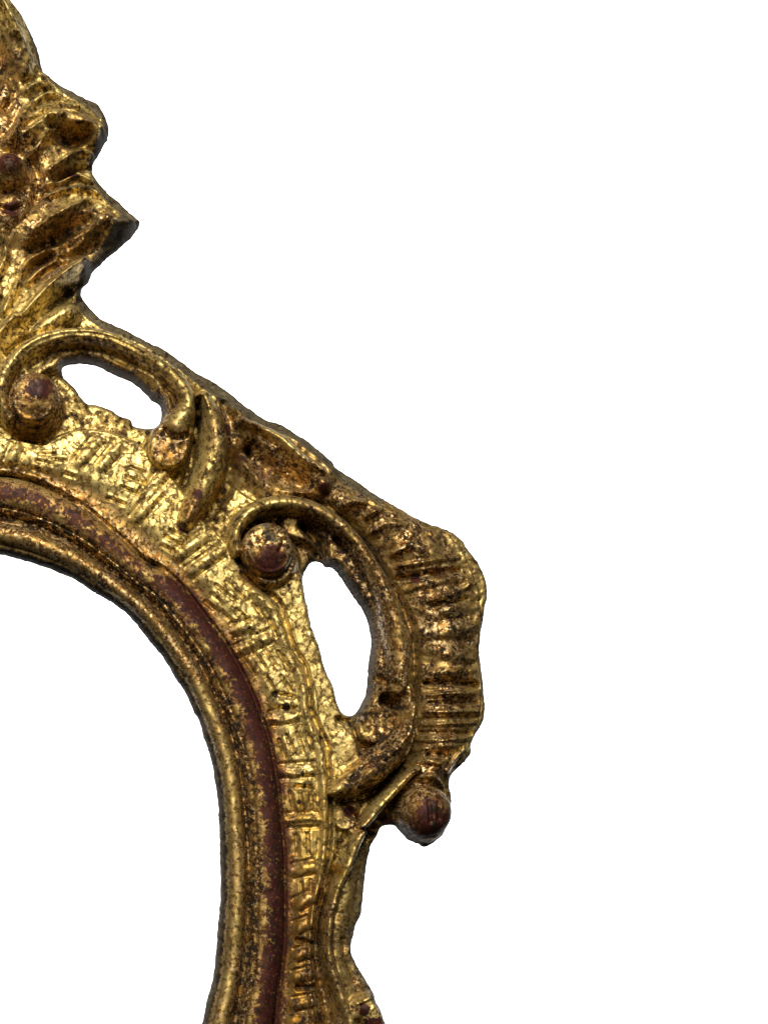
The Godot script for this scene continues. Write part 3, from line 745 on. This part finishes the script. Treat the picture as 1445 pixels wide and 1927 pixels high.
func build_frame():
	var mat := gilding()
	var wood := StandardMaterial3D.new()
	wood.resource_name = "old_wood"
	wood.albedo_color = Color(0.33, 0.27, 0.2)
	wood.roughness = 0.85
	var leaf := FastNoiseLite.new()
	leaf.seed = 31
	leaf.frequency = 0.06
	leaf.fractal_octaves = 4
	leaf.fractal_gain = 0.62
	leaf.domain_warp_enabled = true
	leaf.domain_warp_amplitude = 6.0
	leaf.domain_warp_frequency = 0.08
	var broad := FastNoiseLite.new()
	broad.seed = 32
	broad.frequency = 0.02
	broad.fractal_octaves = 2
	var flake := FastNoiseLite.new()
	flake.seed = 33
	flake.noise_type = FastNoiseLite.TYPE_CELLULAR
	flake.cellular_return_type = FastNoiseLite.RETURN_CELL_VALUE
	flake.frequency = 0.15
	flake.domain_warp_enabled = true
	flake.domain_warp_amplitude = 7.0
	flake.domain_warp_frequency = 0.12
	var crack := FastNoiseLite.new()
	crack.seed = 35
	crack.frequency = 0.042
	crack.fractal_type = FastNoiseLite.FRACTAL_RIDGED
	crack.fractal_octaves = 3
	crack.domain_warp_enabled = true
	crack.domain_warp_amplitude = 9.0
	crack.domain_warp_frequency = 0.09
	var fleck := FastNoiseLite.new()
	fleck.seed = 36
	fleck.frequency = 0.11
	fleck.fractal_octaves = 4
	fleck.fractal_gain = 0.7
	fleck.domain_warp_enabled = true
	fleck.domain_warp_amplitude = 5.0
	fleck.domain_warp_frequency = 0.12
	var grain := FastNoiseLite.new()
	grain.seed = 34
	grain.frequency = 0.3
	# every grid point of the surface
	var total := NX * NY
	var normals := PackedVector3Array()
	normals.resize(total)
	var tint := PackedColorArray()
	tint.resize(total)
	var metal := PackedFloat32Array()
	metal.resize(total)
	GLOSS.resize(total)
	for j in range(1, NY - 1):
		for i in range(1, NX - 1):
			var n := j * NX + i
			if F[n] <= -4.0:
				continue
			var x := X0 + i * G
			var y := Y0 + j * G
			var gx := (H[n + 1] - H[n - 1]) / (2.0 * G)
			var gy := (H[n + NX] - H[n - NX]) / (2.0 * G)
			normals[n] = Vector3(-gx, gy, 1.0).normalized()
			var z := H[n]
			var a := leaf.get_noise_3d(x, y, z)
			var b := broad.get_noise_3d(x, y, z)
			var c := flake.get_noise_3d(x, y, z)
			var e := grain.get_noise_3d(x, y, z)
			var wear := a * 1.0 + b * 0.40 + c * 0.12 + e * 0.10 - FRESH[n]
			# sound leaf, flake by flake
			var g := fleck.get_noise_3d(x, y, z)
			var gold := Color(0.83, 0.725, 0.44).lerp(Color(0.94, 0.87, 0.62), clampf(0.5 + c * 0.6, 0.0, 1.0))
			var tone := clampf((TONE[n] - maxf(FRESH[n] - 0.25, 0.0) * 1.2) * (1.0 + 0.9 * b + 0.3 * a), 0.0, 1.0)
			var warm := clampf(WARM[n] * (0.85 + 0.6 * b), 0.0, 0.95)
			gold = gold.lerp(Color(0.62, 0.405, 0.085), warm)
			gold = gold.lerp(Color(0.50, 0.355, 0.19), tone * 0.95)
			var m := 1.0
			# small worn flecks everywhere in the leaf
			var speck := smoothstep(0.05, 0.17, g - 0.04 + b * 0.10) * (1.0 - tone) * (1.0 - 0.6 * warm)
			gold = gold.lerp(Color(0.58, 0.49, 0.28), speck * 0.75)
			m -= speck * 0.2
			# leaf thinned to its toned size
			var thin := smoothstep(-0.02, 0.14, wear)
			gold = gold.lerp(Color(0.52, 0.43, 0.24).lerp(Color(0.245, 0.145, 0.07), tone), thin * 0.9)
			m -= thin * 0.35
			var line := smoothstep(0.36, 0.66, crack.get_noise_3d(x, y, z) + a * 0.35)
			gold = gold.lerp(Color(0.26, 0.20, 0.10), line * 0.8)
			m -= line * 0.35
			# scraps of clean leaf left standing on the toned ground
			var scrap := smoothstep(0.06, 0.17, -g + b * 0.25) * (1.0 - 0.7 * warm) * clampf(tone * 1.2, 0.0, 1.0)
			gold = gold.lerp(Color(0.87, 0.775, 0.58), scrap * 0.9)
			m = lerpf(m, 1.0, scrap)
			# rubbed through to clay
			var rub := smoothstep(0.32, 0.66, BOLE[n] * 0.80 + a * 0.20 - g * 0.75 + e * 0.14 + b * 0.2)
			gold = gold.lerp(Color(0.205 + e * 0.03 + a * 0.09 + b * 0.08, 0.092 + a * 0.05 + b * 0.05, 0.080 + a * 0.05 + b * 0.05), rub)
			var crumb := smoothstep(0.30, 0.42, g * 0.9 + e * 0.35) * rub
			gold = gold.lerp(Color(0.62, 0.50, 0.30), crumb * 0.8)
			gold = gold.lerp(Color(0.11, 0.075, 0.06), smoothstep(0.10, 0.40, -a - b * 0.4) * rub * 0.6)
			m *= 1.0 - rub + crumb * 0.8
			GLOSS[n] = clampf(rub * (0.45 + 0.5 * a), 0.0, 1.0)
			# dust on bare ground, and the lit volute tops painted grey
			var dust := smoothstep(0.32, 0.5, GREY[n] * 0.8 + a * 0.3 + c * 0.12)
			gold = gold.lerp(Color(0.28 + a * 0.17 - g * 0.10, 0.255 + a * 0.17 - g * 0.10, 0.20 + a * 0.14 - g * 0.08), dust * 0.92)
			m *= 1.0 - dust * 0.9
			# grime and losses from wear, plus the painted dark spots and hollow
			var loss_dark := maxf(smoothstep(0.34, 0.46, wear), smoothstep(0.40, 0.55, DARKS[n] * 0.8 + a * 0.4))
			gold = gold.lerp(Color(0.13, 0.095, 0.055), loss_dark * 0.92)
			m *= 1.0 - loss_dark * 0.85
			# the gilder's brush hardly reached the outermost edge
			var bare := 1.0 - smoothstep(2.0, 9.0, F[n] + a * 9.0)
			gold = gold.lerp(Color(0.27, 0.235, 0.18), bare * 0.85)
			m *= 1.0 - bare * 0.9
			tint[n] = gold
			metal[n] = clampf(m, 0.0, 1.0)
	# cells of every part
	var cells: Array = []
	for p in parts:
		cells.append(PackedInt32Array())
	for j in range(1, NY - 2):
		for i in range(1, NX - 2):
			var n := j * NX + i
			if F[n] > 0.0 or F[n + 1] > 0.0 or F[n + NX] > 0.0 or F[n + NX + 1] > 0.0:
				var best := n
				for o in [1, NX, NX + 1]:
					if F[n + o] > F[best]:
						best = n + o
				cells[L[best]].append(n)
	var root := Node3D.new()
	root.name = "ornate_picture_frame"
	root.set_meta("label", "carved gilded rococo frame corner with leafy crest, scrolls and worn red patches")
	root.set_meta("category", "picture frame")
	add_child(root)
	var nodes: Array = []
	for p in parts.size():
		var o := MeshInstance3D.new()
		o.name = parts[p][0]
		if parts[p][2] != "":
			o.set_meta("label", parts[p][2])
		nodes.append(o)
		o.mesh = surface(cells[p], normals, tint, metal, mat)
	for p in parts.size():
		if nodes[p].mesh == null:
			continue
		var above: Node3D = root if parts[p][1] < 0 else nodes[parts[p][1]]
		if parts[p][1] >= 0 and parts[parts[p][1]][1] >= 0:
			above = nodes[parts[parts[p][1]][1]]
		above.add_child(nodes[p], true)
	var back := MeshInstance3D.new()
	back.name = "back"
	back.mesh = back_sheet(wood)
	root.add_child(back)

func surface(list: PackedInt32Array, normals: PackedVector3Array, tint: PackedColorArray, metal: PackedFloat32Array, mat: Material):
	if list.size() == 0:
		return null
	var vs := PackedVector3Array()
	var ns := PackedVector3Array()
	var cs := PackedColorArray()
	var us := PackedVector2Array()
	var ix := PackedInt32Array()
	var known := {}
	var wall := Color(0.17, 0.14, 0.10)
	for n in list:
		var corner := [n, n + 1, n + NX + 1, n + NX]
		var loop := PackedInt32Array()
		var rims := []
		for q in 4:
			var p: int = corner[q]
			var r: int = corner[(q + 1) % 4]
			if F[p] > 0.0:
				var at: int = known.get(p, -1)
				if at < 0:
					at = vs.size()
					known[p] = at
					vs.append(world(X0 + (p % NX) * G, Y0 + (p / NX) * G, H[p]))
					ns.append(normals[p])
					cs.append(tint[p])
					us.append(Vector2(metal[p], 0.02 + 0.96 * GLOSS[p]))
				loop.append(at)
			if (F[p] > 0.0) != (F[r] > 0.0):
				var lo := mini(p, r)
				var hi := maxi(p, r)
				var key := -(lo * 2 + (1 if hi == lo + 1 else 0)) - 2
				var at: int = known.get(key, -1)
				if at < 0:
					at = vs.size()
					known[key] = at
					var t := clampf(F[lo] / (F[lo] - F[hi]), 0.02, 0.98)
					var x := X0 + (lo % NX + (t if hi == lo + 1 else 0.0)) * G
					var y := Y0 + (lo / NX + (0.0 if hi == lo + 1 else t)) * G
					var inner := lo if F[lo] > 0.0 else hi
					var out := Vector3(F[inner - 1] - F[inner + 1], F[inner + NX] - F[inner - NX], 0.0).normalized()
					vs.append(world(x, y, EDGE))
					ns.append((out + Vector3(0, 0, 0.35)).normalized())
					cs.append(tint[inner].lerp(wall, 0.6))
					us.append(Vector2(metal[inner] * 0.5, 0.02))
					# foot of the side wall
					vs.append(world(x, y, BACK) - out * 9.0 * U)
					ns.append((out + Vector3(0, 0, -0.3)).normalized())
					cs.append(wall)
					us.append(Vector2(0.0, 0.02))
				loop.append(at)
				rims.append([at, F[p] > 0.0])
		for q in range(1, loop.size() - 1):
			ix.append(loop[0])
			ix.append(loop[q])
			ix.append(loop[q + 1])
		if rims.size() == 2:
			# side wall from the leaving to the entering crossing
			var a: int = rims[0][0] if rims[0][1] else rims[1][0]
			var b: int = rims[1][0] if rims[0][1] else rims[0][0]
			for t in [a, a + 1, b, b, a + 1, b + 1]:
				ix.append(t)
	if ix.size() == 0:
		return null
	var arrays := []
	arrays.resize(Mesh.ARRAY_MAX)
	arrays[Mesh.ARRAY_VERTEX] = vs
	arrays[Mesh.ARRAY_NORMAL] = ns
	arrays[Mesh.ARRAY_COLOR] = cs
	arrays[Mesh.ARRAY_TEX_UV] = us
	arrays[Mesh.ARRAY_INDEX] = ix
	var mesh := ArrayMesh.new()
	mesh.add_surface_from_arrays(Mesh.PRIMITIVE_TRIANGLES, arrays)
	mesh.surface_set_material(0, mat)
	return mesh

func back_sheet(mat: Material) -> ArrayMesh:
	# the flat back, in runs of cells
	var vs := PackedVector3Array()
	var ns := PackedVector3Array()
	var ix := PackedInt32Array()
	for j in range(1, NY - 2):
		var i := 1
		while i < NX - 2:
			var n := j * NX + i
			if F[n] > 9.0 and F[n + NX] > 9.0:
				var e := i
				while e < NX - 2 and F[j * NX + e] > 9.0 and F[j * NX + e + NX] > 9.0:
					e += 1
				if e - 1 > i:
					var s := vs.size()
					vs.append(world(X0 + i * G, Y0 + j * G, BACK))
					vs.append(world(X0 + (e - 1) * G, Y0 + j * G, BACK))
					vs.append(world(X0 + (e - 1) * G, Y0 + (j + 1) * G, BACK))
					vs.append(world(X0 + i * G, Y0 + (j + 1) * G, BACK))
					for q in 4:
						ns.append(Vector3(0, 0, -1))
					for t in [s, s + 2, s + 1, s, s + 3, s + 2]:
						ix.append(t)
				i = e
			i += 1
	var arrays := []
	arrays.resize(Mesh.ARRAY_MAX)
	arrays[Mesh.ARRAY_VERTEX] = vs
	arrays[Mesh.ARRAY_NORMAL] = ns
	arrays[Mesh.ARRAY_INDEX] = ix
	var mesh := ArrayMesh.new()
	mesh.add_surface_from_arrays(Mesh.PRIMITIVE_TRIANGLES, arrays)
	mesh.surface_set_material(0, mat)
	return mesh
